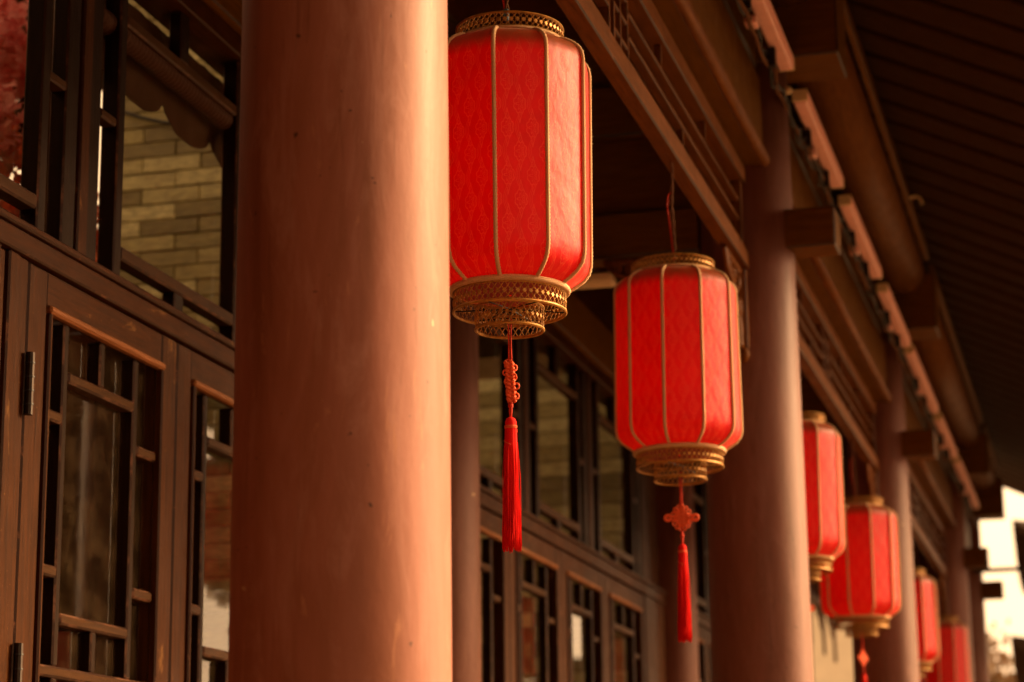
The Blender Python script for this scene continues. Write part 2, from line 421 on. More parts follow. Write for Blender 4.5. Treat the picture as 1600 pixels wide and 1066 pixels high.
# ------------------------------------------------------------------ columns
NOSE = ['closest column, pale brown lacquer, filling the picture beside the front lantern',
        'brown column right behind the second lantern, its lit edge against the third lantern',
        'third brown column, between the third and fifth lanterns, blurred',
        'fourth brown column, far down the row beside the last lanterns',
        'last brown column where the gallery ends against the sky']
_cp = [(RC * 1.03, .22), (RC * 1.02, 1.2), (RC, 2.4), (RC * .985, 3.3), (RC * .96, 4.46)]
colfar = mesh('column_shaft', *lathegeo(_cp, 64), COLF, True)
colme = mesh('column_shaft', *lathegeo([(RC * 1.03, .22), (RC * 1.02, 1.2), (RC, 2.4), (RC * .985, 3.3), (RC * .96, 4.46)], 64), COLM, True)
basme = mesh('column_base', *lathegeo([(.26, 0), (.27, .05), (.25, .12), (.215, .18), (.20, .218)], 40), STONE, True)
for i, y in enumerate(COLY):
    t = Thing('column', NOSE[i], 'column', (XC, y, 0), 'row of round gallery columns')
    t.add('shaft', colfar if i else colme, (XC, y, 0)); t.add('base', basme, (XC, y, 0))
    if i:
        t.box('beam_nose', XC + .1, -.79, y - .075, y + .075, 3.50, 3.635, BX, .006)
        t.box('upper_block', XC - .05, -.745, y - .15, y + .12, 4.145, 4.44, BX, .006)

# ------------------------------------------------------------------ friezes, architraves
def fret_bracket(t, x, y, z, sgn, w=.30, h=.26):
    """carved openwork corner bracket below the frieze, against a column"""
    br = t.add('carved_bracket', None)
    br_par = []
    parts = []
    def curl(cy, cz, r, turns=1.4, ph=0):
        pts = []
        for k in range(22):
            a = ph + turns * 2 * PI * k / 21; rr = r * (1 - .75 * k / 21)
            pts.append((0, cy + rr * math.cos(a), cz + rr * math.sin(a)))
        parts.append(tubegeo(pts, .0085, 5))
    for (a, b, r, ph) in ((.05, -.05, .04, 0), (.13, -.045, .036, 2), (.20, -.035, .028, 1), (.04, -.13, .036, 3), (.11, -.11, .028, .5), (.035, -.20, .026, 4), (.26, -.025, .02, 2.5)):
        curl(-sgn * a, b, r, 1.4, ph)
    edge = [(0, -sgn * w, 0), (0, -sgn * (w - .03), -.045), (0, -sgn * (w * .55), -.085), (0, -sgn * (w * .42), -.14), (0, -sgn * (w * .18), -.17), (0, -sgn * (w * .12), -h), (0, 0, -h)]
    parts.append(tubegeo(edge, .010, 5)); parts.append(tubegeo([(0, 0, -h), (0, 0, 0)], .012, 5)); parts.append(tubegeo([(0, 0, -.006), (0, -sgn * w, -.006)], .010, 5))
    bpy.data.objects.remove(br)
    return t.add('carved_bracket', mesh('carved_bracket', *merge(parts), FZ), (x, y, z))
FRL = ['openwork timber frieze above the two nearest lanterns', 'openwork timber frieze between second and third columns, above the third and fourth lanterns',
       'blurred openwork frieze between third and fourth columns, above the fifth and sixth lanterns', 'short openwork frieze in the last bay of the gallery']
BML = ['long brown beam over the frieze of the two nearest lanterns', 'long brown beam running from second to third column', 'blurred long beam from third to fourth column', 'short beam over the last bay of the gallery']
def frieze(X, ya, yb, label, beam_label, i, endpost=True):
    t = Thing('openwork_frieze', label, 'frieze', (X, ya, 3.4), 'openwork friezes between columns')
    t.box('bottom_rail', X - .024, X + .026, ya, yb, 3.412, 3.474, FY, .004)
    t.box('top_rail', X - .025, X + .024, ya, yb, 3.705, 3.766, FY, .004)
    L = yb - ya; c1 = (ya + yb) / 2 - .05
    for z in (3.492, 3.560, 3.626):
        t.box('lattice_rail', X - .014, X + .014, ya + .06, c1 - .10, z - .006, z + .006, FY, .002)
        t.box('lattice_rail', X - .014, X + .014, c1 + .12, yb - .10, z - .006, z + .006, FY, .002)
    for k, dy in enumerate((-.10, -.045, .03, .12)):
        t.box('lattice_upright', X - .013, X + .013, c1 + dy - .008, c1 + dy + .008, 3.475, 3.704, FZ, .002)
    for z in (3.525, 3.592, 3.655):
        t.box('lattice_rail', X - .012, X + .012, c1 - .045, c1 + .12, z - .006, z + .006, FY, .002)
    for fy, z0, z1 in ((.12, 3.475, 3.485), (.2, 3.475, 3.486), (.3, 3.632, 3.704), (.36, 3.475, 3.554), (.64, 3.632, 3.704), (.72, 3.475, 3.554), (.82, 3.632, 3.704), (.9, 3.475, 3.486)):
        t.box('lattice_strut', X - .010, X + .010, ya + L * fy - .007, ya + L * fy + .007, z0, z1, FZ, .0015)
    for y in (ya + .05, yb - .05):
        t.box('lattice_upright', X - .016, X + .016, y - .014, y + .014, 3.475, 3.704, FZ, .003)
    for y, sg in ((ya, -1), (yb, 1)):
        t.box('hanging_post', X - .02, X + .02, y - .004 - (.035 if sg > 0 else -.008), y + (.031 if sg < 0 else -.004), 3.14, 3.408, FZ, .004)
        kn = t.add('post_knob', mesh('knob', *lathegeo([(.004, -.05), (.018, -.035), (.022, -.02), (.015, -.004), (.02, 0)], 12), FZ, True), (X, y - sg * .02, 3.14))
        fret_bracket(t, X, y - sg * .042, 3.402, sg)
frl = list(zip(COLY[:-1], COLY[1:]))
for i, (a, b) in enumerate(frl):
    ya, yb = a + RC * .99, b - RC * .99
    if i == 3: pass
    frieze(-1.096, ya, yb, FRL[i], BML[i], i)
    t = Thing('architrave_beam', BML[i], 'beam', (XC, ya, 3.76), 'long beams between columns')
    y0, y1 = a + RC * .82, b - RC * .82
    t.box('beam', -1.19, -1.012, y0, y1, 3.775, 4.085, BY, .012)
    ridge = mesh('edge_moulding', *tubegeo([(0, -(y1 - y0) / 2, 0), (0, (y1 - y0) / 2, 0)], .022, 12), FY, True)
    t.add('edge_moulding', ridge, (-1.012, (y0 + y1) / 2, 3.794))
    t.box('cap_board', -1.17, -1.02, y0, y1, 4.12, 4.24, BY, .008)

# ------------------------------------------------------------------ purlins and eaves
for i, (a, b) in enumerate([(-5.1, 3.0)] + frl):
    ya, yb = a + .121, b - .151
    if i == 0: ya, yb = -5.1, 2.95
    lab = ['round purlin overhead before the nearest column', 'round purlin over the two nearest lanterns', 'pale round purlin between the second and third column blocks', 'pale round purlin between the third and fourth column blocks', 'round purlin in the last bay'][i]
    t = Thing('purlin', lab, 'purlin', (-.90, ya, 4.45), 'round purlins carrying the eaves')
    t.add('log', mesh('log', *tubegeo([(0, 0, 0), (0, yb - ya, 0)], .115, 32), PUR, True), (-.905, ya, 4.44))
    t.box('edge_lath', -.79, -.765, ya, yb, 4.50, 4.555, BY, .003)
def zr(x): return 4.64 - .47 * (x + .75)
t = Thing('eaves_roof', 'dark rafters and boards of the deep overhanging eaves', 'roof', (-.75, -12, 4.6))
x0, x1 = -1.35, .42
ln = math.hypot(x1 - x0, zr(x1) - zr(x0)); ang = math.atan2(-(zr(x1) - zr(x0)), x1 - x0)
rme = boxmesh(ln, .225, .035, RF, .006)
y = -4.9
while y < 19.7:
    o = t.add('rafter', rme, ((x0 + x1) / 2, y, zr((x0 + x1) / 2) + .030)); o.rotation_euler = (random.uniform(-.01, .01), ang + random.uniform(-.003, .003), 0); y += .288
o = t.add('roof_boards', boxmesh(ln + .5, 24.9, .03, CEIL, .003), ((x0 + x1) / 2 - .0, 7.4, zr((x0 + x1) / 2) + .075)); o.rotation_euler = (0, ang, 0)
o = t.add('eaves_board', boxmesh(.03, 24.9, .13, BY, .004), (x1 + .02, 7.4, zr(x1) + .05))
t = Thing('main_roof', 'dark tiled main roof above the gallery, with two openings added to light the hall', 'roof', (-4.2, 3.35, 5.3))
for (a, b, c_, e) in ((-7.15, -5.6, -5.1, 18.8), (-2.42, -1.25, -5.1, 18.8), (-5.6, -2.42, -5.1, -1.5), (-5.6, -2.42, 7.35, 8.6), (-5.6, -2.42, 11.3, 18.8)):  # gaps between slabs added to let sky light onto the pier and partition
    t.box('roof_slab', a, b, c_, e, 5.0, 5.12, TILE, .004)

# hook on the purlin
hk = [(0, 0, 0), (.03, 0, .005), (.05, 0, -.01), (.055, 0, -.035)]
solo('iron_hook', mesh('iron_hook', *tubegeo(hk, .007, 6), CREAM), (-.765, 10.1, 4.53), 'small pale hook sticking out of the purlin edge against dark rafters', 'hook')

# ------------------------------------------------------------------ porch ceiling and tie beams
sbox('porch_ceiling', -2.10, -1.20, -6.28, 18.6, 4.43, 4.46, CEIL, 'dark boarded ceiling over the gallery walk', kind='structure')
TL = ['cross beam behind the closest column', 'cross beam from second column to the hall wall, seen above the gap between the two nearest lanterns', 'cross beam from third column to the hall wall', 'cross beam at the fourth column', 'cross beam at the gallery end']
for i, y in enumerate(COLY):
    t = Thing('cross_beam', TL[i], 'beam', (-1.65, y, 3.5), 'cross beams over the gallery walk')
    t.box('lower_tie', -2.06, -1.25, y - .06, y + .06, 3.52, 3.68, BX, .008)
    t.box('infill_board', -2.06, -1.22, y - .02, y + .02, 3.683, 3.95, BX, .002)
    t.box('upper_tie', -2.06, -1.20, y - .07, y + .07, 3.953, 4.14, BX, .008)
    t.box('infill_board', -2.06, -1.20, y - .02, y + .02, 4.143, 4.425, BX, .002)
    fb = fret_bracket(t, -1.29, y - .03, 3.515, 1); fb.rotation_euler = (0, 0, -PI / 2)
ft = Thing('strip_lamp_fitting', 'pale unlit strip fitting under the cross beam between the two nearest lanterns', 'lamp', (-1.85, 7.10, 3.43))
ft.box('housing', -1.98, -1.62, 7.06, 7.139, 3.448, 3.515, BLACKP, .006)
ft.box('diffuser', -2.03, -1.54, 7.045, 7.135, 3.412, 3.446, CREAM, .008)

# ------------------------------------------------------------------ hall facade
def bay(y0, posts, y1, label):
    t = Thing('facade_frame', label, 'timber frame', (XW, y0, 0), 'timber facade frames of the hall')
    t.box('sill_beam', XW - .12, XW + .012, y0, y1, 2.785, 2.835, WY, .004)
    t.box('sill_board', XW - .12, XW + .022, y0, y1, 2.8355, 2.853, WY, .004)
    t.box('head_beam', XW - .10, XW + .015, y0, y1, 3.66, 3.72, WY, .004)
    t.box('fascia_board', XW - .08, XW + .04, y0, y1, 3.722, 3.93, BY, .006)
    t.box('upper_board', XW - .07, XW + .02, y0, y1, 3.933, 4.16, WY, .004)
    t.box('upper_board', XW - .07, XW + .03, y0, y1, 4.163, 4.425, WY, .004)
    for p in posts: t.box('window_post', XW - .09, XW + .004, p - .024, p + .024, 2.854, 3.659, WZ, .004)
    return t
B1P = [3.29, 4.42, 5.55, 6.68]; B2P = [7.27 + .11, 8.395, 9.52, 10.65]
t1 = bay(3.24, B1P, 7.04, 'dark timber frame of the near hall bay, at the left of the closest column')
t2 = bay(7.36, B2P, 11.14, 'dark timber frame of the hall bay seen below the front lantern tassel')
t1.box('jamb', XW - .10, XW + .004, 6.71, 7.03, 0, 2.784, WZ, .004); t1.box('filler_panel', XW - .06, XW - .02, 6.706, 7.03, 2.854, 3.659, WZ, .003)
t2.box('filler_panel', XW - .06, XW - .02, 10.675, 11.13, 2.854, 3.659, WZ, .003); t2.box('jamb', XW - .10, XW + .004, 10.665, 11.13, 0, 2.784, WZ, .004)
t = Thing('rear_hall_wall', 'plain timber wall of the hall behind the viewer', 'wall', (XW, -4, 0))
t.box('wall_panel', XW - .1, XW, -6.28, 3.235, .0, 4.42, WZ, .005); t.box('rear_wall', -6.62, -6.56, -2.9, 15.7, -.29, 4.88, WZ, .005); t.box('side_wall', -6.5, -2.31, -3.0, -2.92, -.29, 4.88, WZ, .005)
t = Thing('light_blocking_wing', 'unseen wing and opposite hall added to block sky light, timber walls under tiled roofs', 'building', (4, -12, -.3))  # unseen masses added to keep sky light off the column backs
t.box('wall', -9, 3.4, -6.6, -6.3, -.3, 5.9, WZ, .02); t.box('roof', -9.2, 4.2, -7.5, -5.2, 5.92, 6.1, TILE, .02)
t.box('roof_rise', -9.2, 4.2, -9.5, -6.4, 6.12, 8.6, TILE, .3)
t.box('roof', 14.02, 21, -10, 12, 4.62, 4.8, TILE, .02); t.box('roof_rise', 14.6, 21, -9.5, 11.5, 4.82, 8.2, TILE, .3); t.box('wall', 15, 15.3, -12, 12, -.3, 4.6, WZ, .02)  # opposite hall, added to cut low sky light from behind right
for k in range(3): t.box('post', .9 + k * 1.2, 1.1 + k * 1.2, -5.7, -5.5, -.3, 5.91, WZ, .01)
# grooved jamb beside the first door leaf
for k, (a, b, x) in enumerate(((3.97, 4.045, .006), (4.047, 4.085, -.006), (4.087, 4.135, .004), (4.137, 4.182, -.002))):
    t1.box('jamb_board', XW - .10, XW + x, a, b, 0, 2.784, WZ, .004)
t1.box('wall_panel', XW - .08, XW - .01, 3.25, 3.968, 0, 2.784, WZ, .004)
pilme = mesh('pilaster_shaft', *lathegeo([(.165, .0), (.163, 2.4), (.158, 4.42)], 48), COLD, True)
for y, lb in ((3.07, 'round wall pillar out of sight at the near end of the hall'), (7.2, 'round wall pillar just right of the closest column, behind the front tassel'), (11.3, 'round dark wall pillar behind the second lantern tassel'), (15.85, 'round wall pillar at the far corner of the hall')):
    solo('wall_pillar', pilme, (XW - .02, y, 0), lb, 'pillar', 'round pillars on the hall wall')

B3P = [11.52, 12.62, 13.72, 14.82]
t3 = bay(11.46, B3P, 15.69, 'dark timber frame of the far hall bay, glimpsed just left of the second column')
t3.box('filler_panel', XW - .06, XW - .02, 14.846, 15.68, 2.854, 3.659, WZ, .003); t3.box('jamb', XW - .10, XW + .004, 14.86, 15.68, 0, 2.784, WZ, .004)
def panes(t, cells, x):
    for (a, b, z0, z1) in cells:
        t.box('glass_pane', x - .002, x + .002, a, b, z0, z1, GLASS, .0004)
def transom(p0, p1, label, partial=None):
    t = Thing('transom_window', label, 'window', (XW, p0, 2.855), 'transom windows above the hall doors')
    f, k = XW, XW - .045
    a0, a1 = p0 + .026, p1 - .026
    zb, zt = 2.855, 3.657
    L0, L1 = p0 + .09, p1 - .09           # outer stile inner edges
    I0, I1 = p0 + .175, p1 - .175; J0, J1 = p0 + .214, p1 - .214
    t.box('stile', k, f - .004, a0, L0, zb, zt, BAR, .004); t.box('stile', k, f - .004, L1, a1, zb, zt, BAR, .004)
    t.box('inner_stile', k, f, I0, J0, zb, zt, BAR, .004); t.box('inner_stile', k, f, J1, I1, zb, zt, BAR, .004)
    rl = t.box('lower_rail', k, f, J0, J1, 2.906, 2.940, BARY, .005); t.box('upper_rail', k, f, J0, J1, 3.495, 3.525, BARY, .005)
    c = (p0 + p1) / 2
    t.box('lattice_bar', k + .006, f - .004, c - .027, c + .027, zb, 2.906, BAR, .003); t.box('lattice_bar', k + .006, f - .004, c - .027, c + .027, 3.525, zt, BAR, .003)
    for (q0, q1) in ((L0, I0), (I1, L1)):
        t.box('lattice_bar', k + .004, f - .003, q0, q1, 3.222, 3.245, BARY, .004)
    x = XW - .035
    panes(t, [(J0, J1, 2.94, 3.495), (J0, c - .027, zb, 2.906), (c + .027, J1, zb, 2.906), (J0, c - .027, 3.525, zt), (c + .027, J1, 3.525, zt),
              (L0, I0, zb, 3.222), (I1, L1, zb, 3.222), (L0, I0, 3.245, zt), (I1, L1, 3.245, zt)], x)
transom(3.29, 4.42, 'transom window at the left picture edge with pink blossom behind the glass')
transom(4.42, 5.55, 'transom window with a scalloped shade and pale tiled pier behind the glass')
transom(5.55, 6.68, 'transom window hidden by the closest column')
transom(B2P[0], B2P[1], 'transom window beside the wall pillar, crossed by the front lantern tassel')
transom(B2P[1], B2P[2], 'blurred transom window between the front tassel and the second lantern')
transom(B2P[2], B2P[3], 'blurred transom window below and left of the second lantern, next to the dark wall pillar')

for i in range(3): transom(B3P[i], B3P[i + 1], '%s blurred transom window beyond the dark wall pillar' % ('nearest', 'middle', 'farthest')[i])
def door_leaf(y0, y1, label, hinges=False):
    t = Thing('lattice_door', label, 'door', (XW, y0, 0), 'lattice door leaves of the hall')
    f, k = XW - .002, XW - .05
    sw = .088
    t.box('stile', k, f, y0, y0 + sw, .02, 2.783, WZ, .005); t.box('stile', k, f, y1 - sw, y1, .02, 2.783, WZ, .005)
    g0, g1 = y0 + sw, y1 - sw
    t.box('top_rail', k, f - .002, g0, g1, 2.705, 2.783, WY, .004)
    # moulding round the lattice
    t.box('moulding', f - .012, f + .012, g0, g1, 2.688, 2.706, HIGHLIT, .005)
    t.box('moulding', f - .012, f + .010, g0, g0 + .014, 1.02, 2.689, WZ, .005); t.box('moulding', f - .012, f + .010, g1 - .014, g1, 1.02, 2.689, WZ, .005)
    q0, q1 = g0 + .014, g1 - .014
    v0, v1 = q0 + .098, q1 - .118
    kb, fb = k + .004, f - .006
    B = 'lattice_bar'
    ztop, zbot = 2.689, 1.02
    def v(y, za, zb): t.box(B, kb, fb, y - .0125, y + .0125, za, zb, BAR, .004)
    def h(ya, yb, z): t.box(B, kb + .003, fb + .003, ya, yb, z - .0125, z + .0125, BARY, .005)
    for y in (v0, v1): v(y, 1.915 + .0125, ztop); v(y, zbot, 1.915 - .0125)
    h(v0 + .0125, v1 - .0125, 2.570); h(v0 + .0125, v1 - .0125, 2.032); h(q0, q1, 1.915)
    for z in (2.470, 2.130): h(q0, v0 - .0125, z); h(v1 + .0125, q1, z)
    m = (v0 + v1) / 2
    v(m, 2.5825, ztop); v(m, 1.9275, 2.0195)
    h(v0 + .0125, v1 - .0125, 1.80); h(v0 + .0125, v1 - .0125, 1.17)
    for z in (1.70, 1.28): h(q0, v0 - .0125, z); h(v1 + .0125, q1, z)
    x = XW - .036
    a, b_ = v0 + .0125, v1 - .0125
    cells = [(a, m - .0125, 2.583, ztop), (m + .0125, b_, 2.583, ztop), (a, b_, 2.045, 2.557), (a, m - .0125, 1.928, 2.019), (m + .0125, b_, 1.928, 2.019),
             (a, b_, 1.813, 1.902), (a, b_, 1.183, 1.787), (a, b_, zbot, 1.157)]
    for (p, q) in ((q0, v0 - .0125), (v1 + .0125, q1)):
        for (za, zb) in ((2.483, ztop), (2.143, 2.457), (1.928, 2.117), (1.713, 1.902), (1.293, 1.687), (zbot, 1.267)): cells.append((p, q, za, zb))
    panes(t, cells, x)
    t.box('lower_rail', k, f - .002, g0, g1, .93, 1.018, WY, .004)
    n = 4
    for i in range(n): t.box('plank', k + .012, f - .012, g0 + (g1 - g0) * i / n + .002, g0 + (g1 - g0) * (i + 1) / n - .002, .16, .928, WZ, .004)
    t.box('bottom_rail', k, f - .002, g0, g1, .02, .158, WY, .004)
    if hinges:
        for z in (2.51, 1.89, .6):
            hg = t.add('hinge', mesh('hinge', *tubegeo([(0, 0, -.068), (0, 0, .068)], .010, 10), IRON, False), (XW + .010, y0 - .004, z))
            for q in (-.045, -.015, .015, .045):
                t.add('knuckle_joint', mesh('knuckle', *tubegeo([(0, 0, -.0015), (0, 0, .0015)], .0115, 10), BLACKP), (XW + .010, y0 - .004, z + q), hg)
    return t
door_leaf(4.186, 4.976, 'lattice door leaf at far left with a black hinge and two small panes at the top', True)
door_leaf(4.982, 5.772, 'lattice door leaf half hidden by the closest column, chipped paint on its left stile')
door_leaf(5.778, 6.24, 'narrow lattice door leaf hidden behind the closest column')
door_leaf(6.246, 6.70, 'narrow lattice door leaf hidden next to the wall pillar')
far = [7.37, 8.13, 8.965, 9.78, 10.66]
FL = ['blurred lattice door leaf beside the wall pillar, bright sky in its glass', 'second blurred lattice door leaf, straight below the front tassel gap', 'third blurred lattice door leaf in the far bay', 'last blurred lattice door leaf before the dark wall pillar']
for i in range(4): door_leaf(far[i] + .003, far[i + 1] - .003, FL[i])

for i in range(4): door_leaf(11.53 + i * .832, 11.53 + (i + 1) * .832 - .006, '%s lattice door leaf beyond the dark wall pillar, bright light in its glass' % ('nearest', 'second', 'third', 'farthest')[i])
sbox('hall_end_wall', -6.5, -2.32, 15.72, 15.9, -.29, 4.9, PLASTER, 'end wall of the hall beside the open bay', 'wall')

# ------------------------------------------------------------------ hall interior
sbox('hall_floor', -6.55, -2.33, -2.9, 15.7, .002, .02, STONE, 'plain floor inside the hall', kind='structure')
for (a, b, c_, e) in ((-6.5, -5.6, -2.9, 15.7), (-2.42, -2.32, -2.9, 15.7), (-5.6, -2.42, -2.9, -1.5), (-5.6, -2.42, 7.35, 8.6), (-5.6, -2.42, 11.3, 15.7)):  # same gaps as the roof, added for light inside
    sbox('hall_ceiling', a, b, c_, e, 4.9, 4.94, PLASTER, 'plain ceiling inside the hall', kind='structure')
for i, y in enumerate((-2.6, 2.0, 6.6, 11.2)):
    sbox('back_post', -6.5, -6.3, y, y + .2, .021, 4.199, WZ, 'dark square post %s on the open back side of the hall' % ('nearest', 'second', 'third', 'farthest')[i], 'post', 'posts on the back of the hall')
# tiled pier
PX0, PX1, PYF = -3.545, -2.42, 7.4
t = Thing('tiled_pier', 'pier faced with long buff stone tiles behind the near transom window', 'pier', ((PX0 + PX1) / 2, 7.5, 0))
t.box('core', PX0, PX1, PYF + .012, PYF + .4, .021, 4.88, MORT, .002)
BL, BH = .238, .0622
rows = int((4.85 - .03) / BH); stuff = []
for r in range(rows):
    z = .03 + r * BH; off = (0, .5)[r % 2] * BL + .02 * math.sin(r * 3.1)
    x = PX0 - off
    while x < PX1 - .01:
        a, b = max(x + .002, PX0), min(x + BL - .002, PX1)
        if b - a > .02:
            pr = random.uniform(.0, .006)
            if 1.9 < z < 4.6:
                t.box('tile', a, b, PYF - pr, PYF + .0115, z + .002, z + BH - .002, BRICK, .003)
            else:
                v, f = cbox(b - a, .011 + pr, BH - .004, .003)
                stuff.append(([(p[0] + (a + b) / 2, p[1] + PYF + .0057 - pr / 2, p[2] + z + BH / 2) for p in v], f))
        x += BL
me = mesh('tile_facing', *merge(stuff), BRICK); o = t.add('tile_facing', me, (0, 0, 0)); o['kind'] = 'stuff'
# drooping cable on the pier
cb = [(-.02 + .62 * k / 14, -.02, -.13 * (1 - (1.25 * k / 14 - 1) ** 2) + .02 * k / 14) for k in range(15)]
solo('sagging_cable', mesh('sagging_cable', *tubegeo(cb, .008, 6), BLACKP, True), (-3.54, PYF - .012, 4.345), 'thin dark cable sagging across the tiled pier below the scalloped shade', 'cable')
# second pier further on
t = Thing('plaster_partition', 'dull green-brown partition behind the blurred far transom windows', 'partition', (-3.6, 11.4, 0))
t.box('wall_panel', -4.9, -2.34, 11.35, 11.5, .021, 4.199, PLASTER, .002)
for r in range(26):
    for q in range(4):
        t.box('tile', -4.6 + q * .55 + .002 + (r % 2) * .05, -4.6 + q * .55 + .5 + (r % 2) * .05, 11.336, 11.349, 2.0 + r * .08, 2.0 + r * .08 + .075, BRICK, .003)
# dark cabinet that closes the view left of the pier behind the doors
t = Thing('tall_cabinet', 'tall dark cabinet standing inside behind the near door glass', 'cabinet', (-4.2, 7.0, .02))
t.box('side', -4.9, -3.21, 6.6, 7.35, .021, 3.3, WZ, .004)
for q in range(4): t.box('cabinet_door', -4.88 + q * .425, -4.47 + q * .425, 6.57, 6.598, .10, 3.25, WZ, .004)
t = Thing('red_banner', 'red cloth hanging inside low behind the near door glass', 'cloth', (-3.5, 6.3, 1.2))
t.box('cloth', -3.32, -3.12, 6.29, 6.30, 1.3, 2.22, DRED, .002); t.box('hanging_rod', -3.36, -3.08, 6.285, 6.305, 2.222, 2.24, IRON, .003)

# scalloped shade
def shade():
    t = Thing('scalloped_shade', 'brown scalloped roller shade with a ruched roll, in the near transom window', 'window shade', (-2.30, 4.98, 3.4))
    X = -2.27; vs, fs = [], []; n = 96; a, b = 4.52, 5.46
    per = .314; z0 = 3.62
    for k in range(n + 1):
        y = a + (b - a) * k / n; ph = ((y - 4.69) / per) % 1
        zb = 3.438 - .068 * math.sqrt(max(0, 1 - (2 * ph - 1) ** 2)) 
        wv = .0015 * math.sin(y * 60)
        for j in range(6):
            vs.append((X + wv, y, z0 + (zb - z0) * j / 5))
        for j in range(6): vs.append((X + wv - .003, y, z0 + (zb - z0) * j / 5))
    for k in range(n):
        for j in range(5):
            q = k * 12 + j; fs.append([q, q + 12, q + 13, q + 1]); q += 6; fs.append([q, q + 1, q + 13, q + 12])
        q = k * 12; fs.append([q + 5, q + 17, q + 23, q + 11])
    t.add('scalloped_cloth', mesh('scalloped_cloth', vs, fs, VAL), (0, 0, 0))
    pts = [(0, a - 5 + (b - a) * k / 240, 0) for k in range(241)]
    rr = [.027 + .0035 * abs(math.sin(k * .62)) for k in range(241)]
    t.add('ruched_roll', mesh('ruched_roll', *tubegeo(pts, rr, 14), VAL, True), (X + .030, 5, 3.488))
shade()

# indoor blossom trees
def blossom(loc, label, n, rad, seed, low=LEAFR, lab_cat='tree'):
    rnd = random.Random(seed)
    t = Thing('blossom_tree', label, lab_cat, (loc[0], loc[1], .02))
    tr = [(0, 0, 0), (.03, .02, .8), (-.02, .04, 1.6), (0, 0, loc[2] - .3)]
    parts = [tubegeo(tr, [.06, .05, .04, .025], 8)]
    for k in range(9):
        a = rnd.uniform(0, 2 * PI); z = loc[2] - .6 + rnd.random() * .5
        parts.append(tubegeo([(0, 0, z), (math.cos(a) * rad * .5, math.sin(a) * rad * .5, z + .2), (math.cos(a) * rad * .95, math.sin(a) * rad * .95, z + .25 + rnd.random() * .4)], [.02, .012, .005], 5))
    t.add('trunk', mesh('trunk', *merge(parts), BARK), (loc[0], loc[1], .02))
    for nm, mat, zc, zr_, cnt in (('blossom_crown', PETAL, loc[2] + .17, .34, n), ('leaf_skirt', low, loc[2] - .27, .2, n // 2)):
        vs, fs = [], []
        cl = []
        for k in range(24):
            a = rnd.uniform(0, 2 * PI); r = rad * math.sqrt(rnd.random()); cl.append((r * math.cos(a), r * math.sin(a), rnd.uniform(-zr_, zr_)))
        for k in range(cnt):
            c = cl[k % len(cl)]; p = Vector(c) + Vector((rnd.gauss(0, .038), rnd.gauss(0, .038), rnd.gauss(0, .038)))
            s = rnd.uniform(.010, .021); q = Vector((rnd.gauss(0, 1), rnd.gauss(0, 1), rnd.gauss(0, 1))).normalized(); e = q.orthogonal().normalized(); g = q.cross(e)
            o = len(vs)
            for i in range(6):
                an = i * PI / 3; vs.append(tuple(p + (e * math.cos(an) + g * math.sin(an)) * s * (1 if i % 3 else 1.25) + q * (.005 if i % 2 else 0)))
            fs += [[o, o + 1, o + 2, o + 3], [o, o + 3, o + 4, o + 5]]
        ob = t.add(nm, mesh(nm, vs, fs, mat), (loc[0], loc[1], zc))
blossom((-3.05, 5.42, 3.62), 'pink artificial blossom tree behind the glass at the left picture edge', 3600, .33, 3)
blossom((-3.0, 8.9, 3.3), 'blurred pink blossom branch indoors behind the front tassel', 2200, .22, 5)

# ------------------------------------------------------------------ light strips with their wiring
SEG = [(4.6, 5.86), (5.98, 7.00), (7.33, 8.38), (8.64, 9.83), (10.10, 11.26), (11.43, 13.08), (13.32, 14.65), (14.85, 16.9)]
SL = ['salmon strip light cut by the top picture edge', 'salmon strip light ending at the upper block of the second column', 'salmon strip light just right of the second column top', 'salmon strip light midway between second and third columns',
      'blurred salmon strip light reaching the third column block', 'blurred salmon strip light just past the third column', 'blurred salmon strip light before the fourth column', 'last blurred salmon strip light against the pale sky']
for i, (a, b) in enumerate(SEG):
    t = Thing('strip_light', SL[i], 'strip light', (-.914, a, 4.10), 'strip lights along the eaves beam')
    t.box('tube', -.940, -.890, a, b, 4.078, 4.128, LED, .007)
    for q in range(1, 3): t.box('ridge', -.8895, -.886, a + .01, b - .01, 4.072 + .02 * q, 4.072 + .02 * q + .007, LED, .0008)
    for y in (a - .012, b + .002): t.box('end_cap', -.942, -.887, y, y + .010, 4.081, 4.125, CREAM, .003)
    my = (a + b) / 2
    t.box('driver_box', -.957, -.918, my - .12, my - .06, 4.014, 4.040, LED, .004)
    t.box('clip', -.945, -.915, my - .26, my - .23, 4.008, 4.070, IRON, .002)
    t.box('clip', -.945, -.915, my + .25, my + .28, 4.008, 4.070, IRON, .002)
# wires
for w_ in range(3):
    rnd = random.Random(20 + w_); pts = []; y = 4.6
    while y < 17.6:
        pts.append((-.940 + rnd.uniform(-.012, .012), y, 4.020 + rnd.uniform(-.035, .03))); y += rnd.uniform(.06, .15)
    solo('light_cable', mesh('light_cable', *tubegeo(pts, .0048 + .001 * w_, 5), (BLACKP, BLACKP, ROPE)[w_], True), (0, 0, 0),
         ['upper black cable running untidily below the strip lights', 'lower black cable looping below the strip lights', 'brown cord tangled with the strip light cables'][w_], 'cable')
solo('cable_bulb', mesh('cable_bulb', *lathegeo([(.004, -.014), (.012, -.008), (.015, 0), (.012, .009), (.004, .014)], 14), CREAM, True), (-.925, 7.10, 4.045), 'tiny cream bulb on the cable in the gap between strip lights', 'bulb')

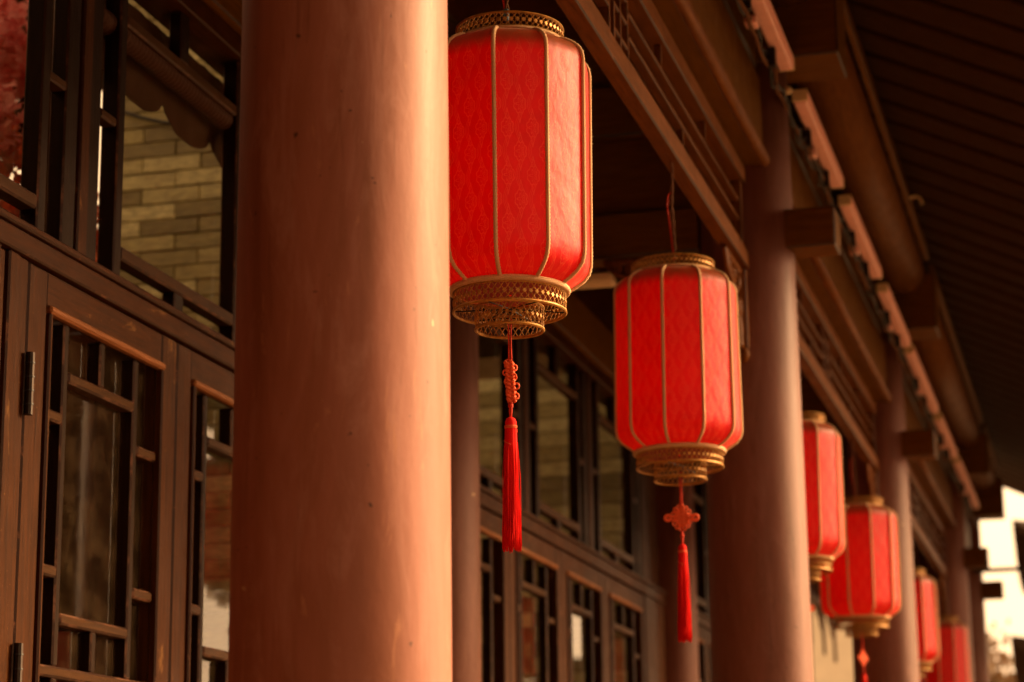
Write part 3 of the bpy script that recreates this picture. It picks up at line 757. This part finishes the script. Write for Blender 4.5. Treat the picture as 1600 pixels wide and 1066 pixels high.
# ------------------------------------------------------------------ lanterns
NP = 10
PROF = [(.109, .581), (.122, .577), (.138, .568), (.151, .557), (.158, .545), (.1605, .530)] + [(.1605, .53 - .385 * k / 12) for k in range(1, 12)] + [(.1605, .145), (.1600, .130), (.156, .113), (.145, .098), (.128, .085), (.112, .075)]
def lattice_ring(R, z0, z1, n, flowers=True):
    parts = []
    H = z1 - z0
    for d_ in (1, -1):
        for i in range(n):
            a0 = 2 * PI * i / n; pts = []; 
            for k in range(5):
                a = a0 + d_ * 2 * PI / n * 2 * k / 4; pts.append((R * math.cos(a), R * math.sin(a), z0 + H * k / 4))
            parts.append(tubegeo(pts, .00115, 4))
    for z, r_ in ((z0, .0032), (z1, .0026)):
        parts.append(tubegeo([(R * math.cos(2 * PI * k / 64), R * math.sin(2 * PI * k / 64), z) for k in range(64)], r_, 6, True))
    if flowers:
        for i in range(n):
            a = 2 * PI * i / n
            c = Vector((R * math.cos(a), R * math.sin(a), z0 + H * .5)); nr = Vector((math.cos(a), math.sin(a), 0)); tg = Vector((-math.sin(a), math.cos(a), 0))
            vs = []
            for k in range(8):
                an = k * PI / 4; r_ = .0048 if k % 2 == 0 else .003
                vs.append(tuple(c + nr * .002 + tg * math.cos(an) * r_ + Vector((0, 0, 1)) * math.sin(an) * r_))
            vs2 = [tuple(Vector(v) - nr * .004) for v in vs]
            parts.append((vs + vs2, [list(range(8)), list(range(8, 16))[::-1]] + [[k, 8 + k, 8 + (k + 1) % 8, (k + 1) % 8] for k in range(8)]))
    return merge(parts)
def panel_mesh():
    vs, fs, uv = [], [], []
    n = 8; a0, a1 = 0, 2 * PI / NP
    for i, (r, z) in enumerate(PROF):
        p0 = Vector((r * math.cos(a0), r * math.sin(a0), z)); p1 = Vector((r * math.cos(a1), r * math.sin(a1), z))
        mid = Vector((math.cos(a1 / 2), math.sin(a1 / 2), 0))
        for k in range(n + 1):
            s = k / n; p = p0.lerp(p1, s) + mid * (.0016 * math.sin(PI * s)); vs.append(tuple(p)); uv.append(((s - .5) * .099, z))
    for i in range(len(PROF) - 1):
        for k in range(n): q = i * (n + 1) + k; fs.append([q, q + n + 1, q + n + 2, q + 1])
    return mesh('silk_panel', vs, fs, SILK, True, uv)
def braid(path, r):
    """two-ply twisted cord following the path"""
    pts = [Vector(p) for p in path]; dense = []
    for i in range(len(pts) - 1):
        m = max(1, int((pts[i + 1] - pts[i]).length / .0035))
        for k in range(m): dense.append(pts[i].lerp(pts[i + 1], k / m))
    dense.append(pts[-1])
    rr = [r * (1 + .16 * (1 if k % 2 else -1)) for k in range(len(dense))]
    return tubegeo(dense, rr, 7)
def knot_geo():
    P = []
    R_ = .0165
    # woven centre: two layers of diagonal strands
    for k in range(-3, 4):
        o = k * .0052; h = .021 - abs(k) * .0022
        for sg in (1, -1):
            pts = [((o + sg * q) * .7071, sg * .0012 * math.sin(q * 900 + k * PI), (-sg * o + q) * .7071 if sg == 1 else (o + q) * .7071) for q in [-h + 2 * h * j / 8 for j in range(9)]]
            P.append(tubegeo(pts, .0021, 5))
    # scalloped loops all round
    for k in range(14):
        a = 2 * PI * k / 14 + .1
        c = Vector((math.cos(a), 0, math.sin(a))) * (R_ + .0035); e = Vector((math.cos(a), 0, math.sin(a))); g = Vector((-math.sin(a), 0, math.cos(a)))
        P.append(tubegeo([tuple(c + e * .0065 * math.cos(2 * PI * j / 10) + g * .0042 * math.sin(2 * PI * j / 10) + Vector((0, .0012 * (-1) ** k, 0))) for j in range(10)], .0017, 5, True))
    for sx in (-1, 1):       # ears
        P.append(tubegeo([(sx * (.034 + .009 * math.cos(2 * PI * j / 14)), 0, .0065 * math.sin(2 * PI * j / 14)) for j in range(14)], .0019, 6, True))
        P.append(tubegeo([(sx * (.034 + .005 * math.cos(2 * PI * j / 14)), .001, .0035 * math.sin(2 * PI * j / 14)) for j in range(14)], .0016, 6, True))
    return merge(P)
def plait_geo():
    P = []
    for ph in (0, 2 * PI / 3, 4 * PI / 3):
        P.append(tubegeo([(.0075 * math.sin(k * .62 + ph) + .004 * (k / 34 - .5), .0045 * math.sin(2 * (k * .62 + ph)), .040 - .082 * k / 34) for k in range(35)], .0034, 6))
    for k in range(8):
        z = .036 - k * .0095; sx = 1 if k % 2 else -1; r_ = .0055 + .0012 * (k % 3)
        P.append(tubegeo([(sx * (.001 + r_ * .8 + r_ * math.cos(2 * PI * j / 10)) + .004 * (k / 8), .003 * math.sin(2 * PI * j / 10 + k), z + .0065 * math.sin(2 * PI * j / 10)) for j in range(10)], .0019, 5, True))
    return merge(P)
plait_me = mesh('plait', *plait_geo(), KNOT, True)
panel_me = panel_mesh()
rib_me = mesh('rib_braid', *braid([(r + .0012, 0, z) for r, z in PROF], .0042), TAN, True)
capring_me = mesh('top_ring', *lattice_ring(.107, .587, .616, 54), BRASS)
lowring_me = mesh('lower_ring', *lattice_ring(.1095, .029, .066, 54), BRASS)
smallring_me = mesh('small_ring', *lattice_ring(.066, -.006, .038, 32), BRASS)
def ringtube(R, z, r, n=72): return tubegeo([(R * math.cos(2 * PI * k / n), R * math.sin(2 * PI * k / n), z) for k in range(n)], [r * (1 + .12 * (k % 2)) for k in range(n)], 8, True)
pip_top = mesh('top_piping', *ringtube(.110, .583, .0035, 180), TAN, True)
pip_low = mesh('lower_piping', *ringtube(.1135, .072, .0058, 180), TAN, True)
base_me = mesh('base_lining', *lathegeo([(.004, .064), (.107, .070)], 32, False), LINING)
toplin_me = mesh('top_lining', *lathegeo([(.004, .575), (.106, .580)], 32, False), LINING)
def wires(z, R, n=3):
    return merge([tubegeo([(R * math.cos(a), R * math.sin(a), z), (0, 0, z + .006), (-R * math.cos(a), -R * math.sin(a), z)], .0015, 4) for a in [PI * k / n + .3 for k in range(n)]])
wire_mes = [mesh('support_wire', *tubegeo([(R_ * math.cos(a), R_ * math.sin(a), z), (0, 0, z + .006), (-R_ * math.cos(a), -R_ * math.sin(a), z)], .0015, 4), IRON) for z, R_, a in ((.030, .107, .3), (.031, .107, 1.35), (.030, .107, 2.4), (.012, .065, .3), (.013, .065, 1.87), (.600, .106, .3), (.601, .106, 1.87))]
knot_me = mesh('knot', *knot_geo(), KNOT, True)
def fringe_geo():
    rnd = random.Random(4); P = []
    P.append(lathegeo([(.003, 0), (.0085, -.003), (.0115, -.010), (.0105, -.020), (.0118, -.026), (.0125, -.06), (.0130, -.12), (.0135, -.21)], 20))
    for k in range(230):
        a = rnd.uniform(0, 2 * PI); f = rnd.uniform(.80, 1.04); L = .258 + rnd.uniform(-.012, .006); pts = []
        w1, w2 = rnd.uniform(-.003, .003), rnd.uniform(0, 6)
        for j in range(7):
            s = j / 6; r = (.0105 + .0058 * s + .003 * s * s * rnd.random()) * f
            pts.append((r * math.cos(a + w1 * 40 * s) + .0012 * math.sin(5 * s + w2), r * math.sin(a + w1 * 40 * s), -.024 - (L - .024) * s))
        P.append(tubegeo(pts, .0008, 3))
    for k in range(5):       # loose threads
        a = rnd.uniform(0, 2 * PI)
        P.append(tubegeo([(.013 * math.cos(a), .013 * math.sin(a), -.05), (.018 * math.cos(a), .018 * math.sin(a), -.12), (.0185 * math.cos(a), .0185 * math.sin(a), -.215)], .0004, 3))
    return merge(P)
fringe_me = mesh('fringe', *fringe_geo(), FRINGE, True)
def bind_geo():
    P = []
    for z in (-.019, -.0215, -.0175): P.append(tubegeo([(.0118 * math.cos(2 * PI * k / 20), .0118 * math.sin(2 * PI * k / 20), z + .001 * math.sin(2 * PI * k / 20)) for k in range(20)], .0011, 5, True))
    pts = [((.0128 + .0006 * k / 10) * math.cos(k * .55), (.0128 + .0006 * k / 10) * math.sin(k * .55), -.025 - .0035 * k) for k in range(10)]
    P.append(tubegeo(pts, .0009, 5)); return merge(P)
bind_me = mesh('binding', *bind_geo(), KNOT, True)

def make_lantern(label, Y, rib_deg, knot_deg, zoff=0, sc=(1, 1), plait=False, ropetop=3.412):
    """origin at the bottom ring"""
    z0 = 2.526 + zoff; X = -1.095
    t = Thing('silk_lantern', label, 'lantern', (X, Y, z0), 'red silk lanterns hanging in a row under the gallery frieze')
    rb = math.radians(rib_deg)
    b = bpy.data.objects
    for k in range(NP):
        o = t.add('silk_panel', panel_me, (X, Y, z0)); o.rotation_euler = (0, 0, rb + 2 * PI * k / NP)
        o = t.add('rib', rib_me, (X, Y, z0)); o.rotation_euler = (0, 0, rb + 2 * PI * k / NP)
    t.add('top_ring', capring_me, (X, Y, z0)); t.add('lower_ring', lowring_me, (X, Y, z0)); t.add('small_ring', smallring_me, (X, Y, z0))
    t.add('top_piping', pip_top, (X, Y, z0)); t.add('lower_piping', pip_low, (X, Y, z0)); t.add('base_lining', base_me, (X, Y, z0)); t.add('top_lining', toplin_me, (X, Y, z0))
    for wm in wire_mes: t.add('support_wire', wm, (X, Y, z0))
    body = list(t.o.children)
    # tassel assembly
    kr = math.radians(knot_deg)
    zk = z0 - .108
    tz = zk - .072
    ts = t.add('tassel', fringe_me, (X, Y, tz))
    t.add('binding', bind_me, (X, Y, tz), ts)
    c, s = math.cos(kr), math.sin(kr)
    parts = [tubegeo([(dx * c, dx * s, .108 + .02), (dx * c * .7, dx * s * .7, .07), (dx * c, dx * s, .026)], .0016, 5) for dx in (-.003, .003)]
    t.add('tassel_cord', mesh('tassel_cord', *merge(parts), CORD, True), (X, Y, zk))
    parts = []
    parts += [tubegeo([(0, 0, .036), (.002, 0, -.036)], .0018, 6)]
    parts += [tubegeo([(dx, 0, -.028), (-dx, .001, -.045), (dx, 0, -.058), (0, 0, -.074)], .0022, 5) for dx in (-.002, .002)]
    parts += [tubegeo([(0, 0, -.046), (0, 0, -.053)], .0052, 7)]
    t.add('tassel_link', mesh('tassel_link', *merge(parts), CORD, True), (X, Y, zk), None)
    kn = t.add('knot', plait_me if plait else knot_me, (X, Y, zk)); kn.rotation_euler = (0, 0, kr)
    if not plait: kn.scale = (1.08, 1.2, 1.35)
    for o in body: o.scale = (sc[0], sc[0], sc[1])
    ct = z0 + .6 * sc[1]
    # each hangs a little off true
    tl = random.Random(int(Y * 77)); tx, ty = tl.uniform(-.012, .012), tl.uniform(-.012, .012)
    for o in body: o.rotation_euler = (tx, ty, o.rotation_euler.z)
    # hanging rope
    rnd = random.Random(int(Y * 10)); top = ropetop - ct
    parts = []
    for ph in (0, PI):
        n = 60; parts.append(tubegeo([(.0028 * math.cos(k * .5 + ph) + .002 * math.sin(k * .13), .0028 * math.sin(k * .5 + ph), top * k / n) for k in range(n + 1)], .0026, 5))
    t.add('hanging_rope', mesh('hanging_rope', *merge(parts), ROPE, True), (X, Y, ct))
    lp = [(.0, 0, top * .72), (-.012, .002, top * .70), (-.016, 0, top * .6), (-.010, 0, top * .42), (-.003, 0, top * .2), (.002, 0, 0)]
    t.add('loose_cord', mesh('loose_cord', *tubegeo(lp, .0024, 5), CORD, True), (X, Y, ct))
    return t
import math as _m
def view_ang(Y): return _m.degrees(_m.atan2(-Y, 1.095))      # direction from the lantern to the camera
L1 = make_lantern('largest, sharpest red silk lantern, right beside the closest column', 4.066, view_ang(4.066) - 8.6, 12, 0, (1.01, 1), True)
L1.add('connector', boxmesh(.011, .011, .026, BLUE, .002), (-1.095, 4.066, 3.178))
L1.add('connector', boxmesh(.009, .009, .016, BLUE, .002), (-1.095, 4.066, 3.112))
make_lantern('second red silk lantern, slightly blurred, hanging left of the second column', 5.83, view_ang(5.83) - 13, 11, -.012, (1.065, .975))
make_lantern('third red silk lantern, half hidden behind the right edge of the second column', 8.24, view_ang(8.24) - 10, 40, .0)
make_lantern('fourth red silk lantern, blurred, below and right of the half hidden third one', 10.2, view_ang(10.2) - 16, 70, -.02, (1.10, 1))
make_lantern('fifth red silk lantern, a blurred sliver right of the third column', 12.66, view_ang(12.66) - 5, 20, -.02, (1.04, .96))
make_lantern('smallest, farthest red silk lantern at the lower right, cut by the picture edge', 15.25, view_ang(15.25) - 12, 10, -.03, (1.05, .97))

# ------------------------------------------------------------------ far end of the gallery
# inner friezes where the hall stops and the walk goes on in the open
t = Thing('inner_frieze', 'openwork frieze with carved brackets silhouetted against the light below the fourth lantern', 'frieze', (XW, 15.5, 3.4))
t.box('bottom_rail', XW - .03, XW + .03, 16.02, 18.4, 3.44, 3.50, FY, .004)
t.box('top_rail', XW - .03, XW + .03, 16.02, 18.4, 3.72, 3.80, FY, .004)
for k in range(11): t.box('lattice_upright', XW - .012, XW + .012, 16.1 + k * .2 - .01, 16.1 + k * .2 + .01, 3.501, 3.719, FZ, .002)
for k, y in enumerate((16.9, 17.7, 18.4)): fret_bracket(t, XW, y, 3.436, 1, .42, .34)
t.box('upper_wall', XW - .06, XW + .02, 16.02, 18.5, 3.802, 4.425, WY, .004)
sbox('banner_pole', -1.0, .9, 17.69, 17.73, 3.695, 3.728, BLACKP, 'thin dark pole sticking out across the pale sky at the far right', 'pole')

# pavilion with upturned eaves at the right edge
def pavilion(cx, cy):
    t = Thing('far_pavilion', 'dark tiered pavilion whose upturned eave tips poke in at the right edge', 'pavilion', (cx, cy, -.3))
    for (z, hw, rise) in ((3.75, 2.25, 1.1), (5.3, 2.14, 1.3)):
        vs, fs = [], []; n = 8
        ring = []
        for sgx, sgy, ex, ey in ((-1, -1, 1, 0), (1, -1, 0, 1), (1, 1, -1, 0), (-1, 1, 0, -1)):
            for k in range(n):
                s = k / n; lift = .62 * (abs(2 * s - 1) ** 3)
                ring.append((sgx * hw + ex * 2 * hw * s, sgy * hw + ey * 2 * hw * s, lift))
        N = len(ring)
        vs = [(x, y, z_) for x, y, z_ in ring] + [(x * .55, y * .55, rise * .45) for x, y, z_ in ring] + [(x * .38, y * .38, rise) for x, y, z_ in ring] + [(x, y, z_ - .10) for x, y, z_ in ring] + [(x * .5, y * .5, -.25) for x, y, z_ in ring]
        def band(a, b, f):
            for k in range(N):
                q = [a * N + k, a * N + (k + 1) % N, b * N + (k + 1) % N, b * N + k]; fs.append(q if f else q[::-1])
        band(0, 1, 1); band(1, 2, 1); band(3, 0, 1); band(4, 3, 1); fs.append([2 * N + k for k in range(N)])
        t.add('roof', mesh('roof', vs, fs, TILE, False), (cx, cy, z))
    t.box('upper_storey', cx - .75, cx + .75, cy - .75, cy + .75, 4.3, 5.2, WZ, .02)
    for sx in (-1, 1):
        for sy in (-1, 1): t.box('post', cx + sx * 1.3 - .1, cx + sx * 1.3 + .1, cy + sy * 1.3 - .1, cy + sy * 1.3 + .1, -.3, 3.7, COLM, .02)
    t.add('finial', mesh('finial', *lathegeo([(.2, 0), (.12, .2), (.25, .4), (.1, .6), (.01, .9)], 12), TILE, True), (cx, cy, 6.6))
pavilion(.98, 32.2)

# pale wall beyond the open bay
t = Thing('garden_wall', 'pale limewashed wall glowing beyond the open bay under the fourth lantern', 'wall', (-7, 40, -.3))
t.box('wall', -14, -3.9, 40, 40.4, -.3, 6.0, PALEW, .02)
for k in range(44): t.box('coping_tile', -14.05 + k * .23, -13.83 + k * .23, 39.85, 40.55, 6.002, 6.08, TILE, .02)

def bare_tree(x, y, h, seed, label):
    rnd = random.Random(seed); t = Thing('blossoming_tree', label, 'tree', (x, y, -.3), 'pale trees beyond the gallery')
    parts, tips = [], []
    def grow(p, dr, L, r, lv):
        pts = [p]; q = p
        for k in range(4):
            dr = (dr + Vector((rnd.gauss(0, .16), rnd.gauss(0, .16), rnd.gauss(0, .08)))).normalized(); q = q + dr * L / 4; pts.append(q)
        parts.append(tubegeo([tuple(v) for v in pts], [r * (1 - .13 * k) for k in range(5)], 5))
        if lv == 0: tips.extend(pts[1:]); return
        for k in range(4 if lv > 1 else 3):
            nd = (dr + Vector((rnd.gauss(0, .6), rnd.gauss(0, .6), rnd.uniform(-.1, .5)))).normalized()
            grow(pts[rnd.choice((2, 3, 4))], nd, L * .68, r * .5, lv - 1)
    grow(Vector((0, 0, 0)), Vector((0, 0, 1)), h * .4, .11, 4)
    t.add('trunk', mesh('trunk', *merge(parts), BARK), (x, y, -.3))
    vs, fs = [], []
    for p in tips:
        for k in range(16):
            c = p + Vector((rnd.gauss(0, .16), rnd.gauss(0, .16), rnd.gauss(0, .16))); s = rnd.uniform(.03, .07)
            q = Vector((rnd.gauss(0, 1), rnd.gauss(0, 1), rnd.gauss(0, 1))).normalized(); e = q.orthogonal().normalized(); g = q.cross(e); o = len(vs)
            vs += [tuple(c + e * s), tuple(c + g * s), tuple(c - e * s), tuple(c - g * s)]; fs.append([o, o + 1, o + 2, o + 3])
    t.add('crown', mesh('crown', vs, fs, PETW), (x, y, -.3))
bare_tree(-1.35, 36, 5.9, 11, 'pale blossoming tree low at the right edge, beyond the gallery end')
bare_tree(-2.3, 56, 7.2, 12, 'faint pale tree behind the one at the right edge')

NTH = ['nearest', 'second', 'third', 'fourth', 'fifth', 'farthest']
def evergreen(x, y, h, seed):  # unseen trees added to darken what the near door glass reflects
    rnd = random.Random(seed); t = Thing('added_evergreen', 'tall dark evergreen added out of view to darken the door reflections, %s of the group' % NTH[seed - 40], 'tree', (x, y, -.3), 'added unseen evergreens')
    t.add('trunk', mesh('trunk', *tubegeo([(0, 0, 0), (.05, 0, h * .5), (0, 0, h * .95)], [.22, .15, .03], 8), BARK), (x, y, -.3))
    vs, fs = [], []
    for k in range(5200):
        zz = rnd.random() ** .8; r = 2.1 * (1 - zz) ** .6 * math.sqrt(rnd.random()); a = rnd.uniform(0, 2 * PI)
        c = Vector((r * math.cos(a), r * math.sin(a), .9 + zz * (h - .9))); q = Vector((rnd.gauss(0, 1), rnd.gauss(0, 1), rnd.gauss(0, 1))).normalized(); e = q.orthogonal().normalized() * .16; g = q.cross(e); o = len(vs)
        vs += [tuple(c + e), tuple(c + g), tuple(c - e), tuple(c - g)]; fs.append([o, o + 1, o + 2, o + 3])
    t.add('crown', mesh('crown', vs, fs, EVG), (x, y, -.3))
EVG = plain('evergreen_leaves', (.045, .05, .018), .6, 0, .4, 3, 0)
for k, (x, y, h) in enumerate(((7.5, 20, 10), (9.5, 22.5, 11.5), (11.5, 25, 11), (8.5, 26, 12), (13.5, 28, 12), (10.5, 30, 13))): evergreen(x, y, h, 40 + k)
